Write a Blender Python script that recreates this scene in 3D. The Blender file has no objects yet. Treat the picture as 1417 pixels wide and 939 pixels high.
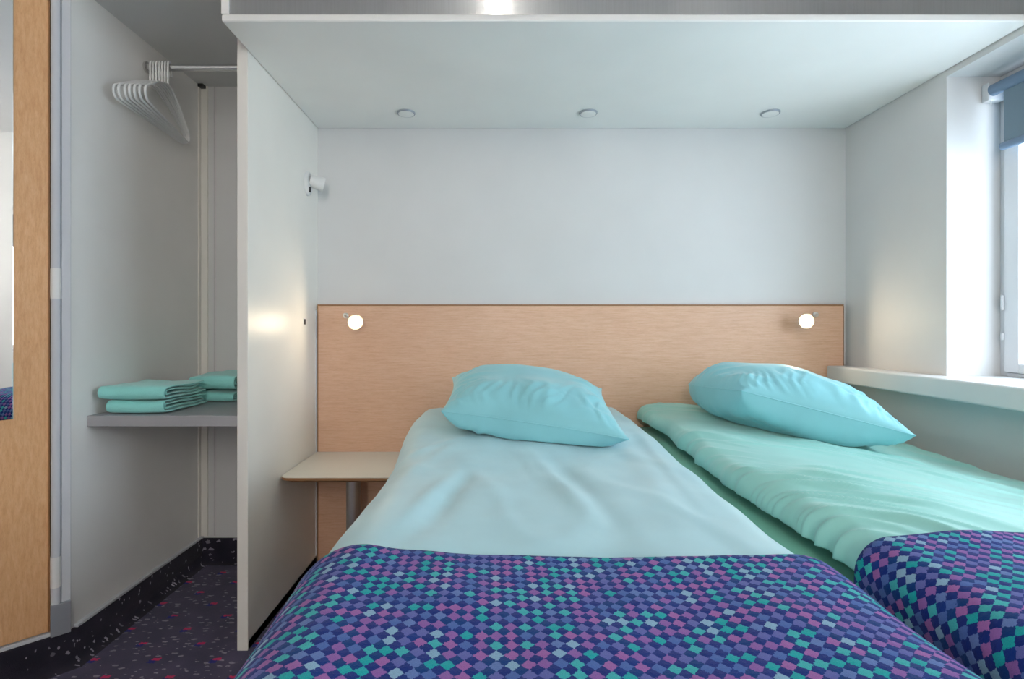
import bpy, bmesh, math, random
from mathutils import Vector, Matrix, noise

# ------------------------------------------------------------------ camera, world, exposure
scene = bpy.context.scene
col = scene.collection
F, CX, CY, H = 720.0, 689.0, 454.0, 0.92          # focal length (px), vanishing point, eye height
D = 2.063                                          # distance of the back wall
def P(x, y, d):                                    # pixel + known depth -> point
    return Vector(((x - CX) * d / F, d, H - (y - CY) * d / F))

cd = bpy.data.cameras.new('camera'); cam = bpy.data.objects.new('camera', cd); col.objects.link(cam)
cam.location = (0, 0, H); cam.rotation_euler = (math.pi / 2, 0, 0)
cd.sensor_width = 36; cd.lens = 36 * F / 1417
cd.shift_x = (708.5 - CX) / 1417; cd.shift_y = (CY - 469.5) / 1417
cd.clip_start = 0.02
scene.camera = cam

world = bpy.data.worlds.new('overcast_sky'); scene.world = world; world.use_nodes = True
bg = world.node_tree.nodes['Background']
bg.inputs[0].default_value = (0.74, 0.88, 1.0, 1); bg.inputs[1].default_value = 6.0

portal = bpy.data.lights.new('window_portal', 'AREA'); portal.shape = 'RECTANGLE'
portal.size = 1.47; portal.size_y = 0.95; portal.cycles.is_portal = True
po = bpy.data.objects.new('window_portal', portal); col.objects.link(po)
po.location = (1.575, 0.865, 1.22); po.rotation_euler = (math.pi / 2, 0, math.pi / 2)

vs = scene.view_settings
vs.view_transform = 'Standard'; vs.look = 'None'; vs.gamma = 1.0; vs.use_curve_mapping = False
vs.exposure = 0.37

# ------------------------------------------------------------------ materials
def mat(name, color, rough=0.5, metal=0.0, spec=0.5, sheen=0.0, coat=0.0):
    m = bpy.data.materials.new(name); m.use_nodes = True
    b = m.node_tree.nodes['Principled BSDF']
    b.inputs['Base Color'].default_value = (*color, 1); b.inputs['Roughness'].default_value = rough
    b.inputs['Metallic'].default_value = metal; b.inputs['Specular IOR Level'].default_value = spec
    b.inputs['Sheen Weight'].default_value = sheen; b.inputs['Coat Weight'].default_value = coat
    return m
def N(m): return m.node_tree.nodes, m.node_tree.links, m.node_tree.nodes['Principled BSDF']
def srgb(r, g, b):
    f = lambda c: (c / 255 / 12.92) if c <= 10 else ((c / 255 + 0.055) / 1.055) ** 2.4
    return (f(r), f(g), f(b))
class G:                                           # small node-maths helper
    def __init__(s, m): s.n, s.l, s.b = N(m)
    def sock(s, inp, v):
        if hasattr(v, 'links'): s.l.new(v, inp)
        else: inp.default_value = v
    def math(s, op, a, b=0.0, c=0.0):
        n = s.n.new('ShaderNodeMath'); n.operation = op
        s.sock(n.inputs[0], a); s.sock(n.inputs[1], b); s.sock(n.inputs[2], c)
        return n.outputs[0]
    def mix(s, f, a, b, mode='MIX'):
        n = s.n.new('ShaderNodeMix'); n.data_type = 'RGBA'; n.blend_type = mode
        s.sock(n.inputs['Factor'], f)
        for k, v in (('A', a), ('B', b)):
            i = [q for q in n.inputs if q.name == k and q.type == 'RGBA'][0]
            s.sock(i, (*v, 1) if isinstance(v, tuple) and len(v) == 3 else v)
        return [q for q in n.outputs if q.type == 'RGBA'][0]
    def coord(s, which='Object'):
        return s.n.new('ShaderNodeTexCoord').outputs[which]
    def xyz(s, v):
        n = s.n.new('ShaderNodeSeparateXYZ'); s.l.new(v, n.inputs[0]); return n.outputs
    def comb(s, x, y, z=0.0):
        n = s.n.new('ShaderNodeCombineXYZ')
        for i, v in enumerate((x, y, z)): s.sock(n.inputs[i], v)
        return n.outputs[0]
    def scale(s, v, sc):
        n = s.n.new('ShaderNodeMapping'); s.l.new(v, n.inputs[0]); n.inputs['Scale'].default_value = sc
        return n.outputs[0]
    def noise(s, v, sc, det=3.0, rough=0.5):
        n = s.n.new('ShaderNodeTexNoise'); s.l.new(v, n.inputs['Vector'])
        n.inputs['Scale'].default_value = sc; n.inputs['Detail'].default_value = det; n.inputs['Roughness'].default_value = rough
        return n.outputs
    def ramp(s, f, stops, interp='LINEAR'):
        n = s.n.new('ShaderNodeValToRGB'); s.l.new(f, n.inputs[0]); n.color_ramp.interpolation = interp
        e = n.color_ramp.elements
        while len(e) < len(stops): e.new(0.5)
        for q, (p, c) in zip(e, stops): q.position = p; q.color = (*c, 1)
        return n.outputs[0]
    def bump(s, h, strength=0.2, dist=0.002):
        n = s.n.new('ShaderNodeBump'); n.inputs['Strength'].default_value = strength; n.inputs['Distance'].default_value = dist
        s.l.new(h, n.inputs['Height']); s.l.new(n.outputs[0], s.b.inputs['Normal'])
    def color(s, c): s.l.new(c, s.b.inputs['Base Color'])

def painted(name, c, rough=0.35, amp=0.03, spec=0.5):
    m = mat(name, c, rough, spec=spec); g = G(m); co = g.coord()
    n = g.noise(co, 3.0, 4)[0]
    lo = tuple(x * (1 - amp) for x in c); hi = tuple(min(1, x * (1 + amp)) for x in c)
    g.color(g.ramp(n, [(0.3, lo), (0.7, hi)]))
    g.bump(g.noise(co, 260, 2)[0], 0.04, 0.001)
    return m
M = {}
M['wall'] = painted('painted_wall', (0.72, 0.72, 0.72), 0.55)
M['laminate'] = painted('white_laminate', (0.86, 0.835, 0.785), 0.40, spec=0.4)
M['soffit'] = painted('white_gloss_board', (0.90, 0.90, 0.875), 0.28)
M['closet_panel'] = painted('pale_grey_panel', (0.89, 0.89, 0.87), 0.38)
M['closet_top'] = painted('grey_board', (0.68, 0.69, 0.68), 0.5)
M['shelf'] = painted('grey_shelf_laminate', (0.36, 0.36, 0.38), 0.42)
M['frame'] = painted('window_frame_white', (0.70, 0.71, 0.73), 0.3)
M['plastic'] = mat('white_plastic', (0.78, 0.78, 0.77), 0.35)
M['hanger'] = mat('hanger_plastic', (0.86, 0.87, 0.87), 0.4)
M['black'] = mat('black_plastic', (0.01, 0.01, 0.012), 0.4)
M['gap'] = mat('dark_seam', (0.08, 0.07, 0.07), 0.7)
M['chrome'] = mat('chrome', (0.75, 0.74, 0.73), 0.16, 1.0)
M['alu'] = mat('aluminium', (0.60, 0.62, 0.66), 0.62, 0.0, 0.2)
M['alu_dark'] = mat('worn_aluminium', (0.36, 0.39, 0.43), 0.45, 0.4)
M['mirror'] = mat('mirror_silver', (0.86, 0.89, 0.9), 0.01, 1.0)
M['tabletop'] = painted('cream_laminate', (0.76, 0.745, 0.67), 0.3)
M['edge'] = painted('brown_edge_band', srgb(150, 105, 65), 0.5, 0.1)
M['blind'] = painted('blue_grey_blind', srgb(118, 138, 152), 0.8)
M['blind_bar'] = mat('blue_grey_bar', srgb(112, 135, 160), 0.45)
M['steel'] = mat('brushed_post_steel', (0.70, 0.69, 0.67), 0.34, 1.0)

m = mat('brushed_grey_metal', (0.42, 0.43, 0.43), 0.10, 1.0); M['brushed'] = m
g = G(m); co = g.coord()
n = g.noise(g.scale(co, (60, 60, 1.0)), 4, 3)[0]
g.color(g.ramp(n, [(0.3, (0.50, 0.51, 0.51)), (0.7, (0.54, 0.55, 0.56))]))
# fine horizontal brushing: micro-grooves tilt the normal up and down only, so reflections smear vertically
pos = g.n.new('ShaderNodeNewGeometry').outputs['Position']
wn = g.n.new('ShaderNodeTexWhiteNoise'); wn.noise_dimensions = '3D'; g.l.new(g.scale(pos, (9000, 9000, 9000)), wn.inputs['Vector'])
g.l.new(g.comb(0.0, -1.0, g.math('MULTIPLY', g.math('SUBTRACT', wn.outputs[0], 0.5), 0.7)), g.b.inputs['Normal'])

def wood(name, base, dark, light, axis):
    m = mat(name, base, 0.42); g = G(m); co = g.coord()
    sc = {'x': (2.5, 30, 30), 'z': (26, 26, 5)}[axis]
    n1 = g.noise(g.scale(co, sc), 6, 5, 0.6)[0]
    n2 = g.noise(g.scale(co, tuple(q * 3 for q in sc)), 9, 3, 0.6)[0]
    n3 = g.noise(co, 2.2, 2)[0]
    c1 = g.ramp(n1, [(0.30, dark), (0.5, base), (0.72, light)])
    c2 = g.ramp(n2, [(0.36, (0.90, 0.87, 0.84)), (0.5, (1, 1, 1))])
    c3 = g.ramp(n3, [(0.3, (0.92, 0.90, 0.88)), (0.7, (1.04, 1.03, 1.02))])
    g.color(g.mix(1.0, g.mix(0.7, c1, c2, 'MULTIPLY'), c3, 'MULTIPLY'))
    g.bump(n2, 0.05, 0.001)
    return m
M['beech'] = wood('beech_laminate', srgb(229, 186, 157), srgb(221, 175, 144), srgb(234, 195, 168), 'x')
M['door_wood'] = wood('beech_door', srgb(224, 176, 128), srgb(215, 163, 115), srgb(231, 188, 142), 'z')

def cloth(name, c, sheen=0.3, rough=0.6):
    m = mat(name, c, rough, spec=0.35, sheen=sheen); g = G(m); co = g.coord()
    g.b.inputs['Sheen Roughness'].default_value = 0.4
    n = g.noise(co, 9, 3)[0]
    g.color(g.ramp(n, [(0.3, tuple(x * 0.95 for x in c)), (0.7, tuple(min(1, x * 1.04) for x in c))]))
    w = g.noise(co, 900, 1)[0]
    g.bump(w, 0.06, 0.0008)
    return m
M['duvet_blue'] = cloth('pale_aqua_cotton', srgb(182, 221, 229), 0.25, 0.5)
M['duvet_mint'] = cloth('mint_cotton', srgb(158, 219, 211), 0.25, 0.5)
M['sheet_mint'] = cloth('mint_sheet', srgb(128, 205, 180), 0.2, 0.6)
M['pillow'] = cloth('aqua_cotton', srgb(148, 214, 224), 0.25, 0.5)
m = cloth('mint_terry', srgb(152, 228, 222), 0.4, 0.9); M['terry'] = m
g = G(m); g.bump(g.noise(g.coord(), 420, 3)[0], 0.5, 0.003)

# patterned blanket: rotated checker, colours picked per cell
m = mat('diamond_blanket', (0.1, 0.1, 0.3), 0.95, spec=0.08, sheen=0.10); M['blanket'] = m
g = G(m); uv = g.coord('UV'); X = g.xyz(uv)
wob = g.xyz(g.noise(uv, 420, 3)[1])
k = 0.0150
ux = g.math('ADD', X[0], g.math('MULTIPLY', g.math('SUBTRACT', wob[0], 0.5), 0.0050))
vx = g.math('ADD', X[1], g.math('MULTIPLY', g.math('SUBTRACT', wob[1], 0.5), 0.0050))
a = g.math('DIVIDE', g.math('ADD', ux, vx), k); b = g.math('DIVIDE', g.math('SUBTRACT', ux, vx), k)
ia, ib = g.math('FLOOR', a), g.math('FLOOR', b)
par = g.math('FLOORED_MODULO', g.math('ADD', ia, ib), 2.0)
wn = g.n.new('ShaderNodeTexWhiteNoise'); wn.noise_dimensions = '2D'; g.l.new(g.comb(ia, ib), wn.inputs['Vector'])
lf = g.noise(g.comb(g.math('MULTIPLY', ia, 0.11), g.math('MULTIPLY', ib, 0.11)), 2.2, 1)[0]
pick = g.math('FRACT', g.math('ADD', g.math('MULTIPLY', wn.outputs[0], 0.75), g.math('MULTIPLY', lf, 1.3)))
light = g.ramp(pick, [(0.0, srgb(142, 98, 166)), (0.13, srgb(98, 104, 170)), (0.26, srgb(158, 102, 166)), (0.38, srgb(98, 124, 180)),
                      (0.50, srgb(138, 176, 200)), (0.65, srgb(24, 164, 166)), (0.78, srgb(64, 176, 178)), (0.89, srgb(76, 106, 170))], 'CONSTANT')
dark = g.ramp(pick, [(0.0, srgb(16, 44, 120)), (0.35, srgb(12, 50, 126)), (0.55, srgb(28, 48, 122)), (0.8, srgb(6, 58, 122))], 'CONSTANT')
cc = g.mix(par, light, dark)
fib = g.noise(uv, 1400, 2)[0]
g.color(g.mix(0.55, cc, g.ramp(fib, [(0.25, (0.45, 0.45, 0.5)), (0.75, (1.4, 1.4, 1.4))]), 'MULTIPLY'))
fa = g.math('ABSOLUTE', g.math('SUBTRACT', g.math('FRACT', a), 0.5)); fb = g.math('ABSOLUTE', g.math('SUBTRACT', g.math('FRACT', b), 0.5))
hh = g.math('SUBTRACT', g.math('MULTIPLY', g.math('SUBTRACT', 1.0, par), 0.4), g.math('MULTIPLY', g.math('MAXIMUM', fa, fb), 0.8))
g.bump(g.math('ADD', hh, g.math('MULTIPLY', fib, 0.35)), 0.55, 0.003)

# carpet: dark ground, pale flecks, staggered red-over-blue marks
def carpet(name, marks=True, lo=srgb(58, 54, 80), hi=srgb(75, 69, 98), fl=0.12):
    m = mat(name, (0.02, 0.015, 0.03), 0.95, spec=0.1, sheen=0.15); g = G(m)
    pos = g.n.new('ShaderNodeNewGeometry').outputs['Position']; X = g.xyz(pos)
    base = g.ramp(g.noise(pos, 14, 3)[0], [(0.3, lo), (0.7, hi)])
    v = g.n.new('ShaderNodeTexVoronoi'); v.inputs['Scale'].default_value = 62; v.inputs['Randomness'].default_value = 1
    w = g.noise(pos, 90, 2)[1]
    g.l.new(g.mix(0.012, g.scale(pos, (0.62, 1.5, 1.0)), w), v.inputs['Vector'])
    rnd = g.xyz(v.outputs['Color'])
    fleck = g.math('MULTIPLY', g.math('LESS_THAN', v.outputs['Distance'], g.math('MULTIPLY', rnd[1], 0.40)), g.math('GREATER_THAN', rnd[0], fl))
    c = g.mix(g.math('MULTIPLY', fleck, g.math('MULTIPLY_ADD', rnd[2], 0.6, 0.3)), base, srgb(176, 170, 186))
    if marks:
        row = g.math('DIVIDE', g.math('SUBTRACT', X[1], 1.406), 0.0735); ir = g.math('FLOOR', row); fr = g.math('SUBTRACT', g.math('FRACT', row), 0.5)
        off = g.math('MULTIPLY', g.math('FLOORED_MODULO', ir, 2.0), 0.5)
        cx = g.math('FRACT', g.math('ADD', g.math('DIVIDE', g.math('ADD', X[0], 0.954), 0.169), g.math('ADD', off, 0.5)))
        fx = g.math('MULTIPLY', g.math('SUBTRACT', cx, 0.5), 0.169); fy = g.math('MULTIPLY', fr, 0.0735)
        wv = g.xyz(g.noise(pos, 120, 2)[1])
        fx = g.math('ADD', fx, g.math('MULTIPLY', g.math('SUBTRACT', wv[0], 0.5), 0.012)); fy = g.math('ADD', fy, g.math('MULTIPLY', g.math('SUBTRACT', wv[1], 0.5), 0.012))
        def box(dx, dy, hx, hy):
            return g.math('MULTIPLY', g.math('LESS_THAN', g.math('ABSOLUTE', g.math('SUBTRACT', fx, dx)), hx), g.math('LESS_THAN', g.math('ABSOLUTE', g.math('SUBTRACT', fy, dy)), hy))
        c = g.mix(box(-0.003, -0.005, 0.010, 0.007), c, srgb(20, 26, 120))
        c = g.mix(box(0.003, 0.005, 0.011, 0.005), c, srgb(206, 34, 96))
    g.color(c)
    g.bump(g.noise(pos, 700, 2)[0], 0.5, 0.003)
    return m
M['carpet'] = carpet('speckled_carpet'); M['skirting'] = carpet('carpet_skirting', False, srgb(34, 33, 44), srgb(46, 43, 56), 0.40)

def emission(name, c, s):
    m = mat(name, c); b = N(m)[2]
    b.inputs['Emission Color'].default_value = (*c, 1); b.inputs['Emission Strength'].default_value = s
    return m
M['bulb'] = emission('lit_bulb', (1.0, 0.80, 0.55), 190.0)
M['tube'] = emission('lit_tube', (1.0, 0.95, 0.88), 60.0)
m = bpy.data.materials.new('clear_pane'); m.use_nodes = True; M['glass'] = m
nt = m.node_tree; nt.nodes.remove(nt.nodes['Principled BSDF'])
tr = nt.nodes.new('ShaderNodeBsdfTransparent'); gl = nt.nodes.new('ShaderNodeBsdfGlossy'); mx = nt.nodes.new('ShaderNodeMixShader')
gl.inputs['Roughness'].default_value = 0.02; mx.inputs[0].default_value = 0.06
nt.links.new(tr.outputs[0], mx.inputs[1]); nt.links.new(gl.outputs[0], mx.inputs[2]); nt.links.new(mx.outputs[0], nt.nodes['Material Output'].inputs[0])
m = mat('clear_lamp_ring', (0.30, 0.26, 0.21), 0.25); M['ring'] = m

# ------------------------------------------------------------------ mesh helpers
def link(name, me, material, parent=None, smooth=False):
    o = bpy.data.objects.new(name, me); col.objects.link(o)
    if material is not None and not me.materials: me.materials.append(M[material])
    if parent: o.parent = parent; o.matrix_parent_inverse = parent.matrix_world.inverted() if False else Matrix()
    if smooth:
        for p in me.polygons: p.use_smooth = True
    return o
def bm_obj(name, bm, material, parent=None, smooth=False, bevel=0.0, seg=2):
    bmesh.ops.recalc_face_normals(bm, faces=bm.faces)
    me = bpy.data.meshes.new(name); bm.to_mesh(me); bm.free()
    o = link(name, me, material, parent, smooth)
    if bevel:
        md = o.modifiers.new('bevel', 'BEVEL'); md.width = bevel; md.segments = seg; md.limit_method = 'ANGLE'; md.angle_limit = 0.6
        md.harden_normals = False
    return o
def add_box(bm, lo, hi):
    x0, y0, z0 = lo; x1, y1, z1 = hi
    v = [bm.verts.new(p) for p in ((x0, y0, z0), (x1, y0, z0), (x1, y1, z0), (x0, y1, z0), (x0, y0, z1), (x1, y0, z1), (x1, y1, z1), (x0, y1, z1))]
    for f in ((0, 3, 2, 1), (4, 5, 6, 7), (0, 1, 5, 4), (1, 2, 6, 5), (2, 3, 7, 6), (3, 0, 4, 7)): bm.faces.new([v[i] for i in f])
def boxes(name, bs, material, parent=None, bevel=0.0, seg=2):
    bm = bmesh.new()
    for lo, hi in bs: add_box(bm, lo, hi)
    return bm_obj(name, bm, material, parent, False, bevel, seg)
def add_prism(bm, pts, z0, z1):                    # plan polygon extruded in z
    a = [bm.verts.new((x, y, z0)) for x, y in pts]; b = [bm.verts.new((x, y, z1)) for x, y in pts]
    bm.faces.new(a[::-1]); bm.faces.new(b); n = len(pts)
    for i in range(n): bm.faces.new((a[i], a[(i + 1) % n], b[(i + 1) % n], b[i]))
def add_tube(bm, pts, r, n=10, closed=False, caps=True, flat=None):
    pts = [Vector(p) for p in pts]; rings = []; L = len(pts); up = None
    for i, p in enumerate(pts):
        a = pts[(i - 1) % L] if (closed or i > 0) else p; b = pts[(i + 1) % L] if (closed or i < L - 1) else p
        t = (b - a).normalized()
        if up is None:
            up = Vector((0, 0, 1)) if abs(t.z) < 0.9 else Vector((1, 0, 0))
        s = t.cross(up).normalized(); up = s.cross(t).normalized()
        rr = r[i] if isinstance(r, (list, tuple)) else r
        rings.append([bm.verts.new(p + rr * (math.cos(2 * math.pi * k / n) * s + math.sin(2 * math.pi * k / n) * up)) for k in range(n)])
    for i in range(L if closed else L - 1):
        A, B = rings[i], rings[(i + 1) % L]
        for k in range(n): bm.faces.new((A[k], A[(k + 1) % n], B[(k + 1) % n], B[k]))
    if caps and not closed: bm.faces.new(rings[0][::-1]); bm.faces.new(rings[-1])
def tube(name, pts, r, material, parent=None, n=12, closed=False):
    bm = bmesh.new(); add_tube(bm, pts, r, n, closed)
    o = bm_obj(name, bm, material, parent, True)
    md = o.modifiers.new('edge', 'EDGE_SPLIT'); md.split_angle = 0.9
    return o
def add_lathe(bm, origin, axis, prof, n=32):       # prof: list of (along, radius)
    axis = Vector(axis).normalized(); up = Vector((0, 0, 1)) if abs(axis.z) < 0.9 else Vector((1, 0, 0))
    s = axis.cross(up).normalized(); u = s.cross(axis); o = Vector(origin); rings = []
    for a, r in prof:
        rings.append([bm.verts.new(o + axis * a + max(r, 1e-4) * (math.cos(2 * math.pi * k / n) * s + math.sin(2 * math.pi * k / n) * u)) for k in range(n)])
    for A, B in zip(rings, rings[1:]):
        for k in range(n): bm.faces.new((A[k], A[(k + 1) % n], B[(k + 1) % n], B[k]))
    bm.faces.new(rings[0][::-1]); bm.faces.new(rings[-1])
def lathe(name, origin, axis, prof, material, parent=None, n=32):
    bm = bmesh.new(); add_lathe(bm, origin, axis, prof, n)
    o = bm_obj(name, bm, material, parent, True)
    md = o.modifiers.new('edge', 'EDGE_SPLIT'); md.split_angle = 0.7
    return o
def tag(o, label, cat, group=None):
    o['label'] = label; o['category'] = cat
    if group: o['group'] = group
    return o
def thing(name, label, cat, loc, group=None):
    o = bpy.data.objects.new(name, None); o.empty_display_size = 0.05; col.objects.link(o); o.location = loc
    return tag(o, label, cat, group)
def part(o, parent):                               # world-space mesh becomes a child of a located Empty
    o.parent = parent; o.location = -Vector(parent.location); return o
def struct(o, label=None):
    o['kind'] = 'structure'
    if label: o['label'] = label
    return o

# ------------------------------------------------------------------ room shell
XP = -0.7136; TP = 0.031; YP = 1.485               # partition: right face, thickness, front
XR = 1.378                                          # right wall
XC = -1.1776; YC = 1.434                            # closet side panel and its front corner
ZS = 1.711; YS = 1.341                              # overhead box: underside and front
ZC = 1.877                                          # closet top
ZCEIL = 2.42; YB = -1.75; XL = -2.0
A45 = Vector((-math.sqrt(.5), -math.sqrt(.5), 0)); N45 = Vector((math.sqrt(.5), -math.sqrt(.5), 0))
C45 = Vector((XC, YC, 0))
def W(t, n, z):                                    # along / in front of the angled entrance wall
    return C45 + A45 * t + N45 * n + Vector((0, 0, z))
def wbox(name, t0, t1, n0, n1, z0, z1, material, parent=None, bevel=0.0, seg=2):
    bm = bmesh.new(); add_prism(bm, [tuple(W(t, n, 0)[:2]) for t, n in ((t0, n0), (t1, n0), (t1, n1), (t0, n1))], z0, z1)
    return bm_obj(name, bm, material, parent, False, bevel, seg)
T45 = (C45.x - XL) / math.sqrt(.5)                 # where the angled wall meets the far left wall
E45 = W(T45, 0, 0)

struct(boxes('floor', [((XL - .1, YB - .1, -0.06), (XR + .2, D + .1, 0))], 'carpet'), 'dark speckled carpet with small red and blue marks')
struct(boxes('ceiling', [((XL - .1, YB - .1, ZCEIL), (XR + .2, D + .1, ZCEIL + .08))], 'wall'))
struct(boxes('wall_back', [((XC - .12, D, 0), (XR + .2, D + .1, ZCEIL))], 'wall'), 'plain white wall behind the headboard')
WY0, WY1, WZ0, WZ1 = 0.13, 1.598, 0.744, 1.692    # window opening
struct(boxes('wall_right', [((XR, WY1, 0), (XR + .2, D, ZCEIL)), ((XR, YB, 0), (XR + .2, WY0, ZCEIL)),
                            ((XR, WY0, 0), (XR + .2, WY1, WZ0)), ((XR, WY0, WZ1), (XR + .2, WY1, ZCEIL))], 'wall'), 'white wall around the window')
struct(boxes('wall_rear', [((XL - .1, YB - .1, 0), (XR + .2, YB, ZCEIL))], 'wall'))
struct(boxes('wall_left', [((XL - .1, YB, 0), (XL, E45.y, ZCEIL))], 'wall'))
struct(boxes('wall_closet', [((XC - .03, YC, 0.0), (XC, D, ZCEIL))], 'closet_panel'), 'pale grey side panel of the open closet')
struct(boxes('wall_partition', [((XP - TP, YP, 0.0), (XP, D, ZCEIL))], 'laminate', bevel=0.0015), 'white laminate partition beside the headboard')
struct(boxes('ceiling_closet', [((XC, YC, ZC), (XP - TP, D, ZC + 0.025))], 'closet_top'), 'grey board topping the open closet')
boxes('wall_closet_header', [((XC, YC, ZC + .025), (XP - TP, YC + .02, ZCEIL))], 'laminate')['kind'] = 'structure'

# angled entrance wall: upright profiles, door leaf, frame above
tr = struct(wbox('trim_1', 0.0, 0.0195, -0.02, 0.004, 0.09, ZCEIL, 'alu', bevel=0.001), 'flat grey metal upright at the closet corner')
bm = bmesh.new()
add_prism(bm, [tuple(W(0.0315 + 0.0105 * math.cos(q), 0.002 + 0.0105 * math.sin(q), 0)[:2]) for q in [2 * math.pi * i / 24 for i in range(24)]], 0.09, ZCEIL)
o = bm_obj('trim_2', bm, 'alu', None, True); o.modifiers.new('e', 'EDGE_SPLIT').split_angle = 0.8; struct(o, 'rounded metal hinge profile beside the wooden door')
for zz, hh2 in ((1.0, 0.082), (2.05, 0.082), (0.22, 0.082)):
    bm = bmesh.new()
    add_prism(bm, [tuple(W(0.0315 + 0.0118 * math.cos(q), 0.002 + 0.0118 * math.sin(q), 0)[:2]) for q in [2 * math.pi * i / 24 for i in range(24)]], zz, zz + hh2)
    h = bm_obj('hinge', bm, 'plastic', o, True); h.modifiers.new('e', 'EDGE_SPLIT').split_angle = 0.8
wbox('kick_cap', 0.0005, 0.043, -0.002, 0.0138, 0.09, 0.175, 'alu_dark', tr, 0.001)
door = struct(wbox('door_1', 0.047, T45 - 0.12, -0.04, 0.0, 0.103, 2.05, 'door_wood', bevel=0.002), 'beech door at the left edge of the room')
wbox('edge_strip', 0.0435, 0.0475, -0.03, 0.001, 0.103, 2.05, 'edge', door)
wbox('threshold', 0.0, T45 - 0.1, -0.04, 0.004, 0.09, 0.1, 'alu', door, 0.001)
bm = bmesh.new()
add_prism(bm, [tuple(W(t, n, 0)[:2]) for t, n in ((0.043, -0.04), (T45, -0.04), (T45, 0), (0.043, 0))], 2.056, ZCEIL)
add_prism(bm, [tuple(W(t, n, 0)[:2]) for t, n in ((T45 - 0.115, -0.04), (T45, -0.04), (T45, 0), (T45 - 0.115, 0))], 0.1, 2.056)
add_prism(bm, [tuple(W(t, n, 0)[:2]) for t, n in ((-0.02, -0.075), (T45 + .05, -0.075), (T45 + .05, -0.0405), (-0.02, -0.0405))], 0.0, ZCEIL)  # unseen backing, added to keep sky light out of the profile gaps
struct(bm_obj('wall_entrance', bm, 'laminate'))
mirror = tag(wbox('wall_mirror', 0.1155, 0.56, 0.0, 0.005, 0.684, 2.0, 'mirror', bevel=0.0015), 'tall frameless mirror on the beech door at the left edge', 'mirror')

# carpet skirting (cove) along the closet and the entrance wall
def cove(name, path, h, label=None, depth=0.03):
    # path: list of plan points on the wall line, room on the right-hand side of travel
    prof = [(0.0, 0.0), (depth * 1.5, 0.0), (depth * 1.1, 0.004), (depth * .62, 0.014), (depth * .42, 0.035), (depth * .36, h - .004), (depth * .25, h), (0, h)]
    pts = [Vector((*p, 0)) for p in path]; bm = bmesh.new(); rings = []
    for i, p in enumerate(pts):
        d1 = (p - pts[i - 1]).normalized() if i else None
        d2 = (pts[i + 1] - p).normalized() if i < len(pts) - 1 else None
        n1 = Vector((d1.y, -d1.x, 0)) if d1 else None; n2 = Vector((d2.y, -d2.x, 0)) if d2 else None
        if n1 and n2: m_ = (n1 + n2); m_ = m_ / (m_.dot(n1))
        else: m_ = n1 or n2
        rings.append([bm.verts.new(p + m_ * a + Vector((0, 0, b))) for a, b in prof])
    for A, B in zip(rings, rings[1:]):
        for k in range(len(prof)): bm.faces.new((A[k], A[(k + 1) % len(prof)], B[(k + 1) % len(prof)], B[k]))
    bm.faces.new(rings[0]); bm.faces.new(rings[-1][::-1])
    o = bm_obj(name, bm, 'skirting', None, True); o.modifiers.new('e', 'EDGE_SPLIT').split_angle = 0.9
    return struct(o, label)
cove('baseboard_left', [tuple(E45[:2]), tuple(W(0, 0, 0)[:2]), (XC, D), (XP - TP, D)], 0.0905, 'dark carpet skirting around the closet floor')
cove('baseboard_partition', [(XP, D - .02), (XP, YP + .004)], 0.026, None, 0.012)
cove('baseboard_right', [(XR, D), (XR, YB)], 0.08)
cove('baseboard_rear', [(XR, YB), (XL, YB), (XL, E45.y)], 0.08)
struct(boxes('trim_3', [((XC, YC + .01, 0.0905), (XC + .012, D, 0.0985))], 'alu', bevel=0.001), 'thin metal strip above the closet skirting')
struct(boxes('trim_4', [((XC, D - .006, .0985), (XC + .030, D, ZC)), ((XC, D - .022, .0985), (XC + .005, D - .006, ZC))], 'laminate', bevel=0.001), 'white corner strip in the closet')
struct(boxes('trim_5', [((XC + .055, D - .0015, .0985), (XC + .0565, D, ZC))], 'gap'), 'panel joint in the closet back')
struct(boxes('trim_6', [((XP, D - .026, 0.03), (XP + .004, D - .0005, 0.99))], 'alu'), 'narrow metal strip beside the headboard')
boxes('clip', [((XC + .004, D - .03, ZC - .012), (XC + .024, D - .008, ZC - .0005))], 'black', bpy.data.objects['trim_4'])

# window
win = bpy.data.objects.new('window_1', None); col.objects.link(win); win.location = (1.55, (WY0 + WY1) / 2, WZ0); struct(win, 'white framed window with a deep reveal')
FX0, FX1 = 1.530, 1.578
fr = boxes('window_frame', [((FX0 + .012, WY1 - .022, 0.774), (FX1, WY1, WZ1)), ((FX0 + .012, WY0, 0.774), (FX1, WY0 + .022, WZ1)),
                            ((FX0 + .012, WY0 + .022, WZ1 - .03), (FX1, WY1 - .022, WZ1)), ((FX0 + .012, WY0 + .022, 0.774), (FX1, WY1 - .022, 0.786))], 'frame', bevel=0.002); part(fr, win)
ym = (WY0 + WY1) / 2
for y0, y1 in ((WY0 + .024, ym - .004), (ym + .004, WY1 - .024)):
    z0, z1 = 0.788, WZ1 - .032; sw = 0.045
    s = boxes('sash', [((FX0, y0, z0), (FX1 - .006, y0 + sw, z1)), ((FX0, y1 - sw, z0), (FX1 - .006, y1, z1)),
                       ((FX0, y0 + sw, z0), (FX1 - .006, y1 - sw, z0 + sw * .6)), ((FX0, y0 + sw, z1 - sw), (FX1 - .006, y1 - sw, z1))], 'frame', bevel=0.003); part(s, win)
    pn = boxes('pane', [((1.553, y0 + sw - .004, z0 + sw * .6 - .004), (1.557, y1 - sw + .004, z1 - sw + .004))], 'glass', s)
SX = 1.289
bm = bmesh.new()
add_box(bm, (SX, WY0 - .15, 0.714), (XR, D - .0215, 0.774)); add_box(bm, (XR - .001, WY0, 0.744), (FX1, WY1, 0.774))
sill = bm_obj('window_sill', bm, 'wall', None, False, 0.006, 3); part(sill, win); sill['label'] = 'thick white window board'
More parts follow.
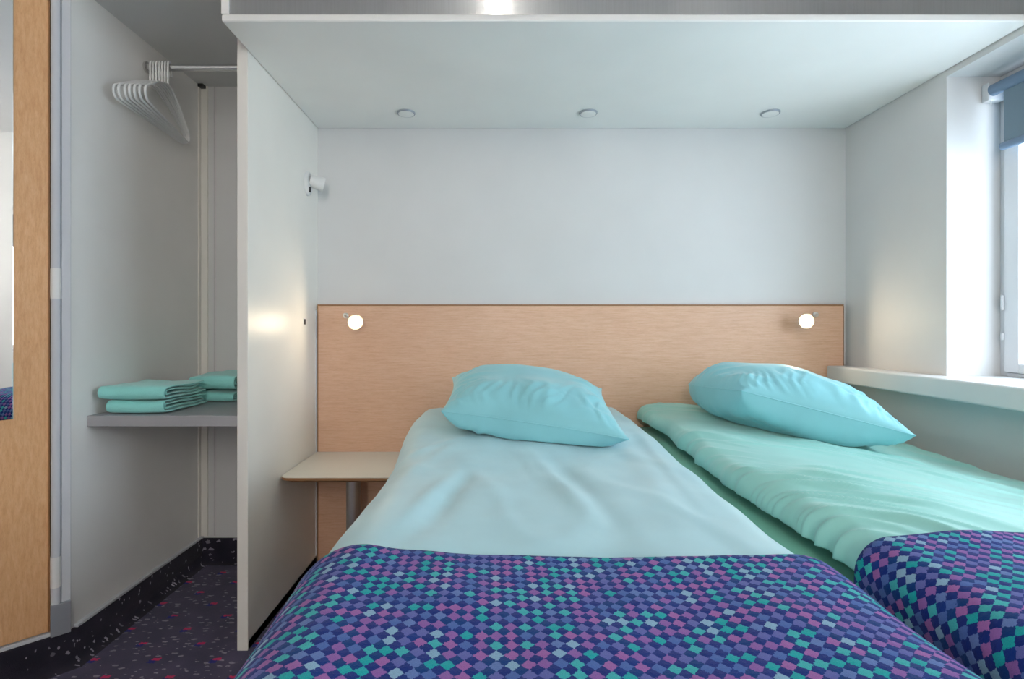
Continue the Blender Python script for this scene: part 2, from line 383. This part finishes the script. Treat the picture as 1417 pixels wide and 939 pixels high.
# hinges of the window leaf
for z0, z1 in ((0.885, 0.905), (0.975, 1.02)):
    part(tube('hinge', [(FX0 - .003, WY1 - .023, z0), (FX0 - .003, WY1 - .023, z1)], 0.0045, 'frame', None, 10), win)

# roller blind
bl = thing('roller_blind', 'blue grey roller blind half lowered in the window reveal', 'blind', (1.495, 0.6, 1.62))
by1 = 1.572; bx, bz = 1.497, 1.639
part(tube('roller', [(bx, by1, bz), (bx, WY0 + .03, bz)], 0.0175, 'blind_bar', None, 20), bl)
part(boxes('fabric', [((bx - .002, WY0 + .06, 1.47), (bx + .0005, by1 - .035, bz - .006))], 'blind'), bl)
bm = bmesh.new(); add_tube(bm, [(bx - .001, by1 - .028, 1.459), (bx - .001, WY0 + .05, 1.459)], 0.0095, 14)
for v in bm.verts: v.co.z = 1.459 + (v.co.z - 1.459) * 1.25
o = bm_obj('bottom_bar', bm, 'blind_bar', None, True); o.modifiers.new('e', 'EDGE_SPLIT').split_angle = 0.9; part(o, bl)
part(boxes('bracket', [((bx - .014, by1 + .001, bz - .03), (bx + .034, by1 + .024, bz + .024))], 'frame', bevel=0.003), bl)
cp = [(bx - .004, by1 + .003, bz - .028 - i * .004) for i in range(5)]
part(tube('cord', cp, 0.0015, 'plastic', None, 6), bl)

# ------------------------------------------------------------------ overhead bunk box
ob = thing('overhead_bunk', 'white overhead bunk box with grey metal front above the beds', 'bunk', (XP, YS, ZS))
part(boxes('underside_board', [((XP + .0008, YS, ZS), (XR - .001, D, ZS + .019))], 'soffit', bevel=0.004, seg=3), ob)
part(boxes('side_board', [((XP + .0005, YS - .0005, ZS + .019), (XP + .0195, D, 2.13))], 'soffit', bevel=0.001), ob)
part(boxes('front_panel', [((XP + .0195, YS + .0035, ZS + .019), (XR - .001, YS + .018, 2.115))], 'brushed'), ob)
part(boxes('top_rail', [((XP + .0195, YS, 2.115), (XR - .001, YS + .019, 2.13))], 'soffit', bevel=0.001), ob)
part(boxes('mattress_board', [((XP + .0195, YS + .02, 2.02), (XR - .001, D, 2.04))], 'soffit'), ob)
for px, which in ((562, 'nearest the white partition'), (814, 'in the middle of the three'), (1066, 'nearest the window wall')):
    c = P(px, 156, 1.91); c.z = ZS
    dl = thing('downlight', 'round unlit white downlight under the bunk, ' + which, 'downlight', c, 'downlights under the bunk')
    lathe('ring', (0, 0, 0), (0, 0, -1), [(0.0, 0.0335), (0.003, 0.0335), (0.0055, 0.0315), (0.0055, 0.029), (0.003, 0.0285)], 'alu_dark', dl)
    lathe('lens', (0, 0, 0), (0, 0, -1), [(0.0, 0.0284), (0.0062, 0.0284), (0.0072, 0.026), (0.0074, 0.0)], 'soffit', dl)

# upright wall lamp at the far end of the room (behind the camera, mirrored in the metal front)
cl = thing('wall_lamp', 'upright white tube lamp on the wall at the far end of the room', 'lamp', (0.0, YB, 0.95))
part(boxes('housing', [((-.06, YB + .001, 0.95), (.06, YB + .035, 2.25))], 'plastic', bevel=0.004), cl)
part(tube('tube', [(0, YB + .07, 1.0), (0, YB + .07, 2.2)], 0.034, 'tube', None, 16), cl)
for z in (0.985, 2.215): part(boxes('end_cap', [((-.036, YB + .036, z - .015), (.036, YB + .106, z + .015))], 'plastic', bevel=0.004), cl)

# ------------------------------------------------------------------ headboard
HX0, HX1, HZ = -0.7085, 1.358, 1.0135; HY = D - .02
hb = thing('headboard', 'wide beech headboard panel along the wall behind both beds', 'headboard', (0.3, D, 0))
part(boxes('panel', [((HX0 + .003, HY, 0.0), (HX1 - .003, D - .001, HZ - .006))], 'beech'), hb)
part(boxes('edge_band', [((HX0, HY - .001, HZ - .006), (HX1, D - .001, HZ))], 'edge', bevel=0.001), hb)
part(boxes('edge_band', [((HX0, HY - .001, 0), (HX0 + .003, D - .001, HZ - .006))], 'edge'), hb)
part(boxes('edge_band', [((HX1 - .003, HY - .001, 0), (HX1, D - .001, HZ - .006))], 'edge'), hb)

def reading_lamp(px, py, side, label):
    base = P(px - side * -14, py - 9, HY) if False else P(px + side * 14, py - 9, HY)
    base.y = HY
    t = thing('reading_lamp', label, 'lamp', base, 'reading lamps on the headboard')
    hd = P(px, py, HY - .062); rel = hd - base
    aim = Vector((-side * 0.10, -1, -0.03)).normalized()
    lathe('wall_plate', (0, 0, 0), (0, -1, 0), [(0, .011), (.004, .011), (.006, .009)], 'steel', t, 20)
    back = rel - aim * 0.022
    tube('arm', [(0, 0, 0), (0, -.012, 0), tuple(Vector((0, -.022, -.004)).lerp(back, .35)), tuple(back)], 0.004, 'steel', t, 10)
    hs = lathe('housing', back, aim, [(0, .005), (.001, .009), (.010, .013), (.024, .017), (.026, .0185), (.028, .0185), (.028, .016), (.022, .014)], 'plastic', t, 32)
    lathe('rim', back, aim, [(.0265, .0188), (.030, .027), (.033, .0295), (.0338, .0285), (.0300, .0185)], 'ring', hs, 32)
    lathe('bulb', back, aim, [(.020, .010), (.0295, .0165), (.033, .014), (.0355, .008), (.036, 0)], 'bulb', hs, 24)
reading_lamp(492.5, 445.5, -1, 'small lit reading lamp on the headboard above the nightstand')
reading_lamp(1114, 444, 1, 'small lit reading lamp on the headboard near the window board')

# ------------------------------------------------------------------ nightstand
ns = thing('nightstand', 'small cream bedside table on a steel post', 'nightstand', (-0.51, 1.86, 0))
zt = 0.4358; yf, yb = 1.690, HY - .001; xl, xr = XP + .003, -0.335
bm = bmesh.new(); rr = 0.03
pts = [(xl, yb), (xl, yf + rr)] + [(xl + rr - rr * math.cos(q), yf + rr - rr * math.sin(q)) for q in [math.pi / 2 * i / 8 for i in range(1, 9)]] + \
      [(xr - rr + rr * math.sin(q), yf + rr - rr * math.cos(q)) for q in [math.pi / 2 * i / 8 for i in range(0, 9)]] + [(xr, yb)]
add_prism(bm, pts, zt - .0025, zt)
top = bm_obj('top', bm, 'tabletop'); part(top, ns)
bm = bmesh.new()
cen = Vector(((xl + xr) / 2, (yf + yb) / 2))
ring = lambda s, z: [bm.verts.new((min(max(cen.x + (x - cen.x) * s, xl), xr), y if y > yb - .001 else cen.y + (y - cen.y) * s, z)) for x, y in pts]
R0, R1, R2 = ring(1.003, zt - .0025), ring(1.003, zt - .010), ring(.90, zt - .020)
for A, B in ((R0, R1), (R1, R2)):
    for i in range(len(pts)): bm.faces.new((A[i], A[(i + 1) % len(pts)], B[(i + 1) % len(pts)], B[i]))
bm.faces.new(R0); bm.faces.new(R2[::-1])
part(bm_obj('edge', bm, 'edge', None), ns)
px0 = -0.507
part(tube('post', [(px0, 1.83, 0.008), (px0, 1.83, zt - .02)], 0.0255, 'steel', None, 28), ns)
part(lathe('collar', (px0, 1.83, zt - .028), (0, 0, 1), [(0, .027), (.008, .034)], 'steel', None, 28), ns)
part(lathe('base', (px0, 1.83, 0.0), (0, 0, 1), [(0, .13), (.006, .13), (.009, .12), (.010, .03)], 'steel', None, 40), ns)

# ------------------------------------------------------------------ small fittings on the partition
wl = thing('swivel_spotlight', 'small white swivel spotlight high on the partition above the headboard', 'lamp', P(425, 254, 1.945))
wl.location.x = XP
bm = bmesh.new(); add_lathe(bm, (0, 0, 0), (1, 0, 0), [(0, .034), (.006, .034), (.012, .030), (.014, .0)], 28)
for v in bm.verts: v.co.z *= 1.35; v.co.y *= .9
bm_obj('wall_plate', bm, 'plastic', wl, True).modifiers.new('e', 'EDGE_SPLIT').split_angle = 0.8
lathe('head', (0.010, 0.0, 0.012), (1, .45, -.25), [(0, .020), (.02, .024), (.048, .027), (.052, .0255), (.052, .021), (.044, .018)], 'plastic', wl, 28)
boxes('switch', [((0.012, -.012, -.034), (0.0165, -.003, -.014))], 'black', wl, 0.001)
sw = P(421, 445, 1.917)
st = thing('wall_switch', 'tiny black rocker switch on the partition beside the headboard lamp', 'switch', (XP, sw.y, sw.z))
boxes('rocker', [((0.0005, -.006, -.010), (0.004, .006, .010))], 'black', st, 0.001)
boxes('plate', [((0.0, -.010, -.014), (0.0008, .010, .014))], 'plastic', st)

# ------------------------------------------------------------------ closet fittings
rodz, rody = 1.7925, 1.743
rod = thing('clothes_rail', 'chrome clothes rail across the top of the closet', 'rail', (-.96, rody, rodz))
part(tube('rail', [(XC + .002, rody, rodz), (XP - TP - .002, rody, rodz)], 0.0125, 'chrome', None, 20), rod)
part(lathe('flange', (XC, rody, rodz), (1, 0, 0), [(0, .019), (.006, .019), (.009, .014)], 'chrome', None, 24), rod)
part(lathe('flange', (XP - TP, rody, rodz), (-1, 0, 0), [(0, .019), (.006, .019), (.009, .014)], 'chrome', None, 24), rod)

shelf_z = 0.6695
shelf = thing('closet_shelf', 'grey laminate shelf between closet panel and partition', 'shelf', (-.96, 1.49, shelf_z))
part(boxes('board', [((XC + .0005, 1.491, shelf_z - .031), (XP - TP - .0005, D - .0065, shelf_z))], 'shelf', bevel=0.0012), shelf)

def hanger_pts():
    body = []
    # shoulder line: far end, neck, near end (y negative = towards the room), local origin at the rod
    zn, ze, zb, hw = -0.064, -0.142, -0.186, 0.203
    def arc(cy, cz, r, a0, a1, n=7):
        return [(0, cy + r * math.cos(math.radians(a0 + (a1 - a0) * i / n)), cz + r * math.sin(math.radians(a0 + (a1 - a0) * i / n))) for i in range(n + 1)]
    r = (ze - zb) / 2
    body += [(0, -.02, zn), (0, -.10, zn - .028)]
    body += arc(-hw + r, zb + r, r, 110, 270)
    body += [(0, -.1, zb), (0, 0, zb), (0, .1, zb)]
    body += arc(hw - r, zb + r, r, -90, 70)
    body += [(0, .10, zn - .028), (0, .02, zn)]
    hook = [(0, -.017, zn), (0, -.017, -.03), (0, -.017, .004)] + [(0, -.017 * math.cos(q), .004 + .0145 * math.sin(q)) for q in [math.pi * i / 8 for i in range(1, 8)]] + [(0, .017, .004), (0, .017, -.022)]
    return body, hook
body, hook = hanger_pts()
bm = bmesh.new(); add_tube(bm, body, 0.0038, 8, closed=True)
bmesh.ops.recalc_face_normals(bm, faces=bm.faces); hme = bpy.data.meshes.new('hanger_frame'); bm.to_mesh(hme); bm.free()
for p in hme.polygons: p.use_smooth = True
hme.materials.append(M['hanger'])
bm = bmesh.new(); add_tube(bm, hook, 0.0034, 8)
bmesh.ops.recalc_face_normals(bm, faces=bm.faces); kme = bpy.data.meshes.new('hanger_hook'); bm.to_mesh(kme); bm.free()
for p in kme.polygons: p.use_smooth = True
kme.materials.append(M['hanger'])
order = ['first hanger next to the closet side panel', 'second hanger from the closet side panel', 'third hanger from the closet side panel', 'fourth hanger, middle of the seven on the rail',
         'fifth hanger from the closet side panel', 'sixth hanger from the closet side panel', 'last hanger of the row, nearest the partition']
for i in range(7):
    hx = -1.1545 + i * 0.0092
    ang = [4.5, 6, 8.5, 9.5, 11, 12.5, 14.5][i]
    t = thing('clothes_hanger', 'white plastic ' + order[i], 'hanger', (hx, rody, rodz - .001), 'hangers on the closet rail')
    t.rotation_euler = (0, 0, math.radians(ang))
    for nm, me in (('frame', hme), ('hook', kme)):
        c = bpy.data.objects.new(nm, me); col.objects.link(c); c.parent = t

# ------------------------------------------------------------------ folded towels
def fbm(p, oct=3):
    return sum(noise.noise(Vector(p) * (2 ** i)) * 0.5 ** i for i in range(oct))
def towel(label, x0, x1, y0, y1, z0, h, seed, group, slope=0.0):
    """towel folded over and over: nested U layers, the folds at the front, loose ends at the back"""
    t = thing('folded_towel', label, 'towel', ((x0 + x1) / 2, (y0 + y1) / 2, z0), group)
    bm = bmesh.new(); cxm, cym = (x0 + x1) / 2, (y0 + y1) / 2; nx = 18
    def ribbon(ya, zlo, zhi, th, yend_lo, yend_hi, inset):
        r = (zhi - zlo) / 2; zc = (zhi + zlo) / 2
        cl = [(yend_lo + (ya + r - yend_lo) * i / 10, zlo) for i in range(10)]
        cl += [(ya + r + r * math.cos(q), zc + r * math.sin(q)) for q in [-math.pi / 2 - math.pi * i / 10 for i in range(11)]]
        cl += [(ya + r + (yend_hi - ya - r) * i / 10, zhi) for i in range(1, 11)]
        rows = []
        for k in range(nx + 1):
            x = x0 + inset + (x1 - x0 - 2 * inset) * k / nx; a = []; b = []
            rim = 1 - 0.45 * (max(0, abs(2 * k / nx - 1) - .82) / .18) ** 2
            for i, (y, z) in enumerate(cl):
                p0 = cl[max(0, i - 1)]; p1 = cl[min(len(cl) - 1, i + 1)]
                ty, tz = p1[0] - p0[0], p1[1] - p0[1]; l = math.hypot(ty, tz) or 1
                ny, nz = tz / l, -ty / l
                endf = math.sin(math.pi * min(1, max(.12, (min(i, len(cl) - 1 - i) / 4)) / 2))
                w = th / 2 * rim * max(.55, endf)
                wob = fbm((x * 11 + seed, y * 11, z * 16 + seed * 1.7), 3) * 0.006
                sag = slope * (y - cym) + 0.009 * noise.noise(Vector((x * 7, y * 7, seed)))
                dz = wob * (0.3 + (z - 0) / max(h, .01) * .7) + sag * (z / h)
                a.append(bm.verts.new((x - cxm, y - cym + ny * w, max(0.0005, z + nz * w + dz))))
                b.append(bm.verts.new((x - cxm, y - cym - ny * w, max(0.0005, z - nz * w + dz))))
            rows.append(a + b[::-1])
        L = len(rows[0])
        for A, B in zip(rows, rows[1:]):
            for i in range(L): bm.faces.new((A[i], A[(i + 1) % L], B[(i + 1) % L], B[i]))
        bm.faces.new(rows[0][::-1]); bm.faces.new(rows[-1])
    th = h / 3.9
    ribbon(y0, th / 2, h - th / 2, th, y1, y1 - .012, 0.0)
    ribbon(y0 + th * 1.15, th * 1.42, h - th * 1.42, th * .93, y1 - .02, y1 - .028, 0.002)
    o = bm_obj('towel_cloth', bm, 'terry', t, True); o.modifiers.new('e', 'EDGE_SPLIT').split_angle = 1.3
    return t
sz = shelf_z + .0005
g1 = 'folded towels on the closet shelf'
towel('lower mint towel of the front pile, on the shelf edge', -1.138, -.972, 1.512, 1.742, sz, .040, 1.0, g1)
t = towel('upper mint towel of the front pile, slightly askew', -1.158, -.966, 1.506, 1.722, sz + .0405, .043, 4.3, g1); t.rotation_euler.z = 0.0
towel('lower mint towel of the back pile beside the partition', -1.03, -.897, 1.762, 2.03, sz, .040, 7.7, g1)
t = towel('upper mint towel of the back pile beside the partition', -1.045, -.890, 1.755, 2.035, sz + .0405, .050, 9.1, g1)

# ------------------------------------------------------------------ beds
def rounded_slab(name, lo, hi, r, material, parent=None, seg=4):
    o = boxes(name, [(lo, hi)], material, parent, r, seg)
    for p in o.data.polygons: p.use_smooth = True
    return o
def bed(label, x0, x1, ztop, sheet):
    t = thing('single_bed', label, 'bed', ((x0 + x1) / 2, 1.0, 0))
    y0, y1 = 0.03, HY - .006
    part(boxes('base', [((x0 + .02, y0 + .02, .14), (x1 - .02, y1, .34))], 'beech', bevel=0.004), t)
    for lx in (x0 + .06, x1 - .10):
        for ly in (y0 + .05, y1 - .10):
            part(boxes('leg', [((lx, ly, 0), (lx + .04, ly + .04, .1395))], 'black', bevel=0.002), t)
    part(rounded_slab('mattress', (x0, y0, .3405), (x1, y1, ztop), .035, sheet), t)
    return t
B1 = (-0.255, 0.452); B2 = (0.472, 1.285)
bed('single bed in the middle, under the pale aqua duvet', *B1, .560, 'sheet_mint')
bed('single bed along the window wall, mint sheet showing at its edge', *B2, .540, 'sheet_mint')

def smooth(e0, e1, x):
    t = min(1, max(0, (x - e0) / (e1 - e0))); return t * t * (3 - 2 * t)
def lerp(a, b, t): return a + (b - a) * t

class Drape:
    """cloth lying over a bed: cross-sections across x, swept along y; s is arc length across"""
    def __init__(s, xl, xr, rl, rr, dl, dr, ztop, disp):
        s.xl, s.xr, s.rl, s.rr, s.dl, s.dr, s.ztop, s.disp = xl, xr, rl, rr, dl, dr, ztop, disp
    def base(s, u, y, dl=None, dr=None):
        """u: metres across measured from the left top corner; negative = down the left side"""
        xl, xr = s.xl(y), s.xr(y); rl, rr = s.rl(y), s.rr(y); q = math.pi / 2
        w = xr - xl - rl - rr
        zl = s.ztop(xl + rl, y); zr = s.ztop(xr - rr, y)
        if u < 0:                                   # left corner arc, then straight down
            a = -u / rl
            if a < q: return (xl + rl - rl * math.sin(a), zl - rl + rl * math.cos(a), -math.sin(a), math.cos(a))
            return (xl, zl - rl - (-u - rl * q), -1, 0)
        if u > w:
            a = (u - w) / rr
            if a < q: return (xr - rr + rr * math.sin(a), zr - rr + rr * math.cos(a), math.sin(a), math.cos(a))
            return (xr, zr - rr - (u - w - rr * q), 1, 0)
        x = xl + rl + u; return (x, s.ztop(x, y), 0, 1)
    def build(s, name, material, y0, y1, off, thick, extra, ny, nu, dl=None, dr=None, edge=None, parent=None, headroll=0.0):
        dl = dl or s.dl; dr = dr or s.dr
        verts, uvs = [], []
        for j in range(ny + 1):
            f = j / ny
            for i in range(nu + 1):
                g_ = i / nu
                yb_ = y0 + (y1 - y0) * f
                if edge: yb_ = y0 + (edge(g_) - y0) * f
                u0 = -(s.rl(yb_) * math.pi / 2 + dl(yb_)); w = s.xr(yb_) - s.xl(yb_) - s.rl(yb_) - s.rr(yb_)
                u1 = w + s.rr(yb_) * math.pi / 2 + dr(yb_)
                u = u0 + (u1 - u0) * g_
                x, z, nx, nz = s.base(u, yb_)
                d = off + s.disp(x, yb_, z, u, w) + extra(x, yb_, z, u, w)
                yy = yb_
                if headroll:                        # rounded puffy end at the head
                    q = (y1 - yb_) / headroll
                    if q < 1: d -= headroll * (1 - math.sqrt(max(0, 1 - (1 - q) ** 2)))
                verts.append((x + nx * d, yy, z + nz * d)); uvs.append((u, yb_))
        faces = [(j * (nu + 1) + i, j * (nu + 1) + i + 1, (j + 1) * (nu + 1) + i + 1, (j + 1) * (nu + 1) + i) for j in range(ny) for i in range(nu)]
        me = bpy.data.meshes.new(name); me.from_pydata(verts, [], faces); me.update()
        ul = me.uv_layers.new(name='UVMap')
        for l in me.loops: ul.data[l.index].uv = uvs[l.vertex_index]
        o = link(name, me, material, parent, True)
        if thick:
            sd = o.modifiers.new('solid', 'SOLIDIFY'); sd.thickness = thick; sd.offset = -1
        return o

def ridged(p):
    return 1 - abs(noise.noise(Vector(p))) * 2
def crease(x, y, x0, y0, x1, y1, wdt, amp):
    """soft long fold between two plan points"""
    dx, dy = x1 - x0, y1 - y0; L2 = dx * dx + dy * dy
    t = ((x - x0) * dx + (y - y0) * dy) / L2
    tt = min(1, max(0, t)); d = math.hypot(x - x0 - tt * dx, y - y0 - tt * dy)
    return amp * math.exp(-(d / wdt) ** 2) * math.sin(math.pi * min(1, max(0, .08 + t * .84)))

# --- bed nearest the nightstand
def zt1(x, y):
    z = .600 + .014 * smooth(1.2, 1.9, y) - .004 * smooth(1.0, .5, y)
    z += -.008 * math.exp(-((x - .1) / .2) ** 2) * smooth(.9, .6, y)
    z += .010 * math.exp(-((x + .2) / .10) ** 2) * smooth(1.1, .75, y)
    return z
def disp1(x, y, z, u, w):
    d = .010 * fbm((x * 2.2 + 3, y * 2.0, z * 2.2), 3) + .004 * fbm((x * 9, y * 5 + 2, z * 9), 2)
    return d
def wr1(x, y, z, u, w):
    d = crease(x, y, -.12, .80, -.06, 1.22, .022, -.010) + crease(x, y, -.16, .80, -.09, 1.18, .018, .006)
    d += crease(x, y, .16, .85, .08, 1.40, .014, .006) + crease(x, y, .20, .80, .13, 1.35, .02, -.006)
    d += crease(x, y, .30, .80, .36, 1.5, .03, .006) + crease(x, y, .36, .9, .42, 1.6, .015, .005)
    d += crease(x, y, -.25, 1.0, -.10, 1.5, .025, .005) + crease(x, y, -.28, 1.25, -.08, 1.55, .016, .004)
    fade = smooth(.66, .78, y)
    d += .0035 * max(0, ridged((x * 7 + 5, y * 3.2, z * 6 + 1)) - .45) * 1.8
    return d * fade
c1 = dict(xl=lambda y: -.300 + .020 * smooth(1.9, 1.3, y) + .006 * smooth(1.0, .5, y), xr=lambda y: .470 + .004 * smooth(1.2, .6, y),
          rl=lambda y: lerp(.10, .05, smooth(1.1, 1.85, y)), rr=lambda y: lerp(.075, .045, smooth(1.0, 1.8, y)),
          dl=lambda y: .16, dr=lambda y: .10, ztop=zt1, disp=disp1)
dr1 = Drape(**c1)
duv1 = dr1.build('duvet', 'duvet_blue', .04, HY - .012, 0, .012, wr1, 230, 130, headroll=.03)
tag(duv1, 'pale aqua duvet lying flat on the middle bed', 'duvet')
def edge1(g_):
    return .716 - .020 * smooth(.55, .85, g_) + .006 * math.sin(g_ * 9) + .003 * math.sin(g_ * 23 + 1)
bl1 = dr1.build('patterned_blanket', 'blanket', -.02, .75, .012, .008, lambda x, y, z, u, w: .004 * fbm((x * 5, y * 5, z * 5 + 9), 2) + .003, 110, 130,
                dl=lambda y: .22, dr=lambda y: .06, edge=edge1)
tag(bl1, 'navy, pink and teal diamond blanket across the middle bed', 'blanket')

# --- bed along the window wall
def zt2(x, y):
    s = (x - .5) / .8
    z = .602 + .014 * math.exp(-((x - .64) / .14) ** 2) - .050 * smooth(.35, 1.05, s) + .010 * smooth(1.4, 1.9, y)
    z += -.010 * smooth(1.0, .6, y) * smooth(.3, .9, s)
    return z
def disp2(x, y, z, u, w):
    return .012 * fbm((x * 2.4 + 13, y * 2.1 + 4, z * 2.4), 3)
def wr2(x, y, z, u, w):
    wx = .10 * noise.noise(Vector((x * 3.1, y * 3.1, 5))); wy = .10 * noise.noise(Vector((x * 3.1, y * 3.1, 15)))
    X_, Y_ = x + wx, y + wy
    q = Y_ + (X_ - .5) * .70                        # folds run across the bed and slightly towards the foot
    m1 = smooth(-.25, .35, noise.noise(Vector((x * 3.3 + 4, y * 2.6, 2))))
    m2 = smooth(-.2, .4, noise.noise(Vector((x * 2.7 + 9, y * 3.4, 7))))
    side = smooth(1.0, .56, x)
    d = .021 * max(0, ridged((X_ * 1.7 + 2, q * 6.5, 3.3)) - .45) * m1 * (.45 + .55 * side)
    d += .016 * max(0, ridged((X_ * 2.6 + 7, q * 12 + 3, 1.3)) - .55) * 1.4 * m2 * (.25 + .75 * side)
    d += .010 * max(0, ridged((X_ * 1.2 + 9, (Y_ + (X_ - .5) * 1.1) * 8 + 2, 8.1)) - .5) * smooth(.7, 1.0, x)
    d += .012 * max(0, ridged((X_ * 4.5 + 1, q * 22 + 5, 4.3)) - .5) * m1 * smooth(1.15, .7, x)
    d += .003 * fbm((x * 9, y * 7, z * 9), 2)
    return d * smooth(.66, .80, y)
c2 = dict(xl=lambda y: lerp(.522, .540, smooth(1.0, 1.95, y)) + .006 * math.sin(y * 9) + .003 * math.sin(y * 23), xr=lambda y: 1.286, rl=lambda y: .042, rr=lambda y: .02,
          dl=lambda y: .006, dr=lambda y: .0, ztop=zt2, disp=disp2)
dr2 = Drape(**c2)
duv2 = dr2.build('duvet', 'duvet_mint', .05, HY - .012, 0, .012, wr2, 420, 260, headroll=.035)
tag(duv2, 'rumpled mint duvet on the bed along the window wall', 'duvet')
bl2 = dr2.build('patterned_blanket', 'blanket', -.02, .745, .013, .008, lambda x, y, z, u, w: .004 * fbm((x * 5, y * 5, z * 5 + 29), 2) + .003, 110, 130,
                dl=lambda y: .03, dr=lambda y: .0, edge=lambda g_: .738 + .045 * smooth(.1, .6, g_) + .005 * math.sin(g_ * 7 + 1))
tag(bl2, 'navy, pink and teal diamond blanket across the window side bed', 'blanket')

# ------------------------------------------------------------------ pillows
def pillow(label, NL, NR, FL, FR, Tt, Tb, zbed, seed, pull=.07, fold=None):
    """seam quad given by its four corners (near-left, near-right, far-left, far-right); top and bottom puff out from it"""
    NL, NR, FL, FR = map(Vector, (NL, NR, FL, FR)); cen = (NL + NR + FL + FR) / 4; base = Vector((cen.x, cen.y, zbed(cen.x, cen.y)))
    t = thing('pillow', label, 'pillow', base, 'bed pillows')
    n = 96
    def pt(u, v, side):
        pu = u * (1 - pull * (1 - abs(v) ** 2.4) * abs(u) ** 3); pv = v * (1 - pull * (1 - abs(u) ** 2.4) * abs(v) ** 3)
        if fold and u < 0 and v > 0:
            pu, pv = pu * math.sqrt(1 - fold * pv * pv), pv * math.sqrt(1 - fold * pu * pu)
        a, b = (pu + 1) / 2, (pv + 1) / 2
        p = (NL * (1 - a) + NR * a) * (1 - b) + (FL * (1 - a) + FR * a) * b
        e = max(0, 1 - abs(u) ** 2.2) ** .58 * max(0, 1 - abs(v) ** 2.2) ** .58
        rad = max(abs(u), abs(v)); wr = 0.0
        if e > 0:
            near = smooth(-.1, -.75, v) * smooth(1.0, .93, abs(v)); ends = smooth(.3, .8, abs(u)) * smooth(1.0, .93, abs(u))
            wx = .25 * noise.noise(Vector((u * 2, v * 2, seed)))
            m = smooth(-.15, .35, noise.noise(Vector((u * 2.3 + seed, v * 1.2, 3.0))))
            wr += .020 * max(0, ridged(((u + wx + v * .35) * 4.2 + seed, v * .9, side * 3.0)) - .4) * near * m
            wr += .011 * max(0, ridged(((u + wx - v * .2) * 9 + seed, v * 1.5, side * 5.0)) - .4) * near
            wr += .012 * max(0, ridged((u * 1.1, (v + wx) * 4 + seed, side * 2.0)) - .4) * ends
            wr += .014 * noise.noise(Vector((u * 1.9 + seed, v * 1.9, side * 2)))
            wr *= min(1, e * 2.0)
        p = p + Vector((0, 0, (Tt * e + wr) if side > 0 else -(Tb * e + wr * .6)))
        if side < 0:                                # belly also swells outwards, and rests on the bed
            p += ((p - cen).normalized() * .018 * math.sin(math.pi * min(1, (1 - rad) * 3.2)) if rad > .69 else Vector())
        zb = zbed(p.x, p.y) + .003
        if p.z < zb: p.z = zb
        return tuple(p - base)
    verts = []; idx = {}
    for side in (1, -1):
        for j in range(n + 1):
            for i in range(n + 1):
                u = math.sin((2 * i / n - 1) * math.pi / 2); v = math.sin((2 * j / n - 1) * math.pi / 2)
                if side < 0 and (i in (0, n) or j in (0, n)): idx[(side, i, j)] = idx[(1, i, j)]; continue
                idx[(side, i, j)] = len(verts); verts.append(pt(u, v, side))
    faces = []
    for side in (1, -1):
        for j in range(n):
            for i in range(n):
                q = [idx[(side, i, j)], idx[(side, i + 1, j)], idx[(side, i + 1, j + 1)], idx[(side, i, j + 1)]]
                faces.append(q if side > 0 else q[::-1])
    me = bpy.data.meshes.new('pillow_case'); me.from_pydata(verts, [], faces); me.update()
    pc = link('pillow_case', me, 'pillow', t, True)
    ringp = [(i, 0) for i in range(n)] + [(n, j) for j in range(n)] + [(n - i, n) for i in range(n)] + [(0, n - j) for j in range(n)]
    bm = bmesh.new(); pr = [Vector(verts[idx[(1, i, j)]]) for i, j in ringp]
    keep = [pr[0]]
    for p in pr[1:]:
        if (p - keep[-1]).length > .004: keep.append(p)
    add_tube(bm, keep, .0016, 6, closed=True); bm_obj('seam', bm, 'pillow', pc, True)
    return t
def top1(x, y): return zt1(x, y) + max(disp1(x, y, .6, 0, 0) + wr1(x, y, .6, 0, 0), -.004)
def top2(x, y):
    x = min(1.28, max(.54, x)); return zt2(x, y) + max(disp2(x, y, .6, 0, 0) + wr2(x, y, .6, 0, 0), -.004)
pillow('aqua pillow propped on the middle bed', (-.168, 1.53, .676), (.340, 1.345, .632), (-.172, 1.95, .735), (.378, 1.90, .700), .098, .11, top1, 2.0)
pillow('aqua pillow on the window side bed, lit white along its top', (.722, 1.54, .735), (1.082, 1.345, .642), (.640, 1.965, .715), (1.15, 1.84, .715), .098, .13, top2, 5.5, .03, .38)
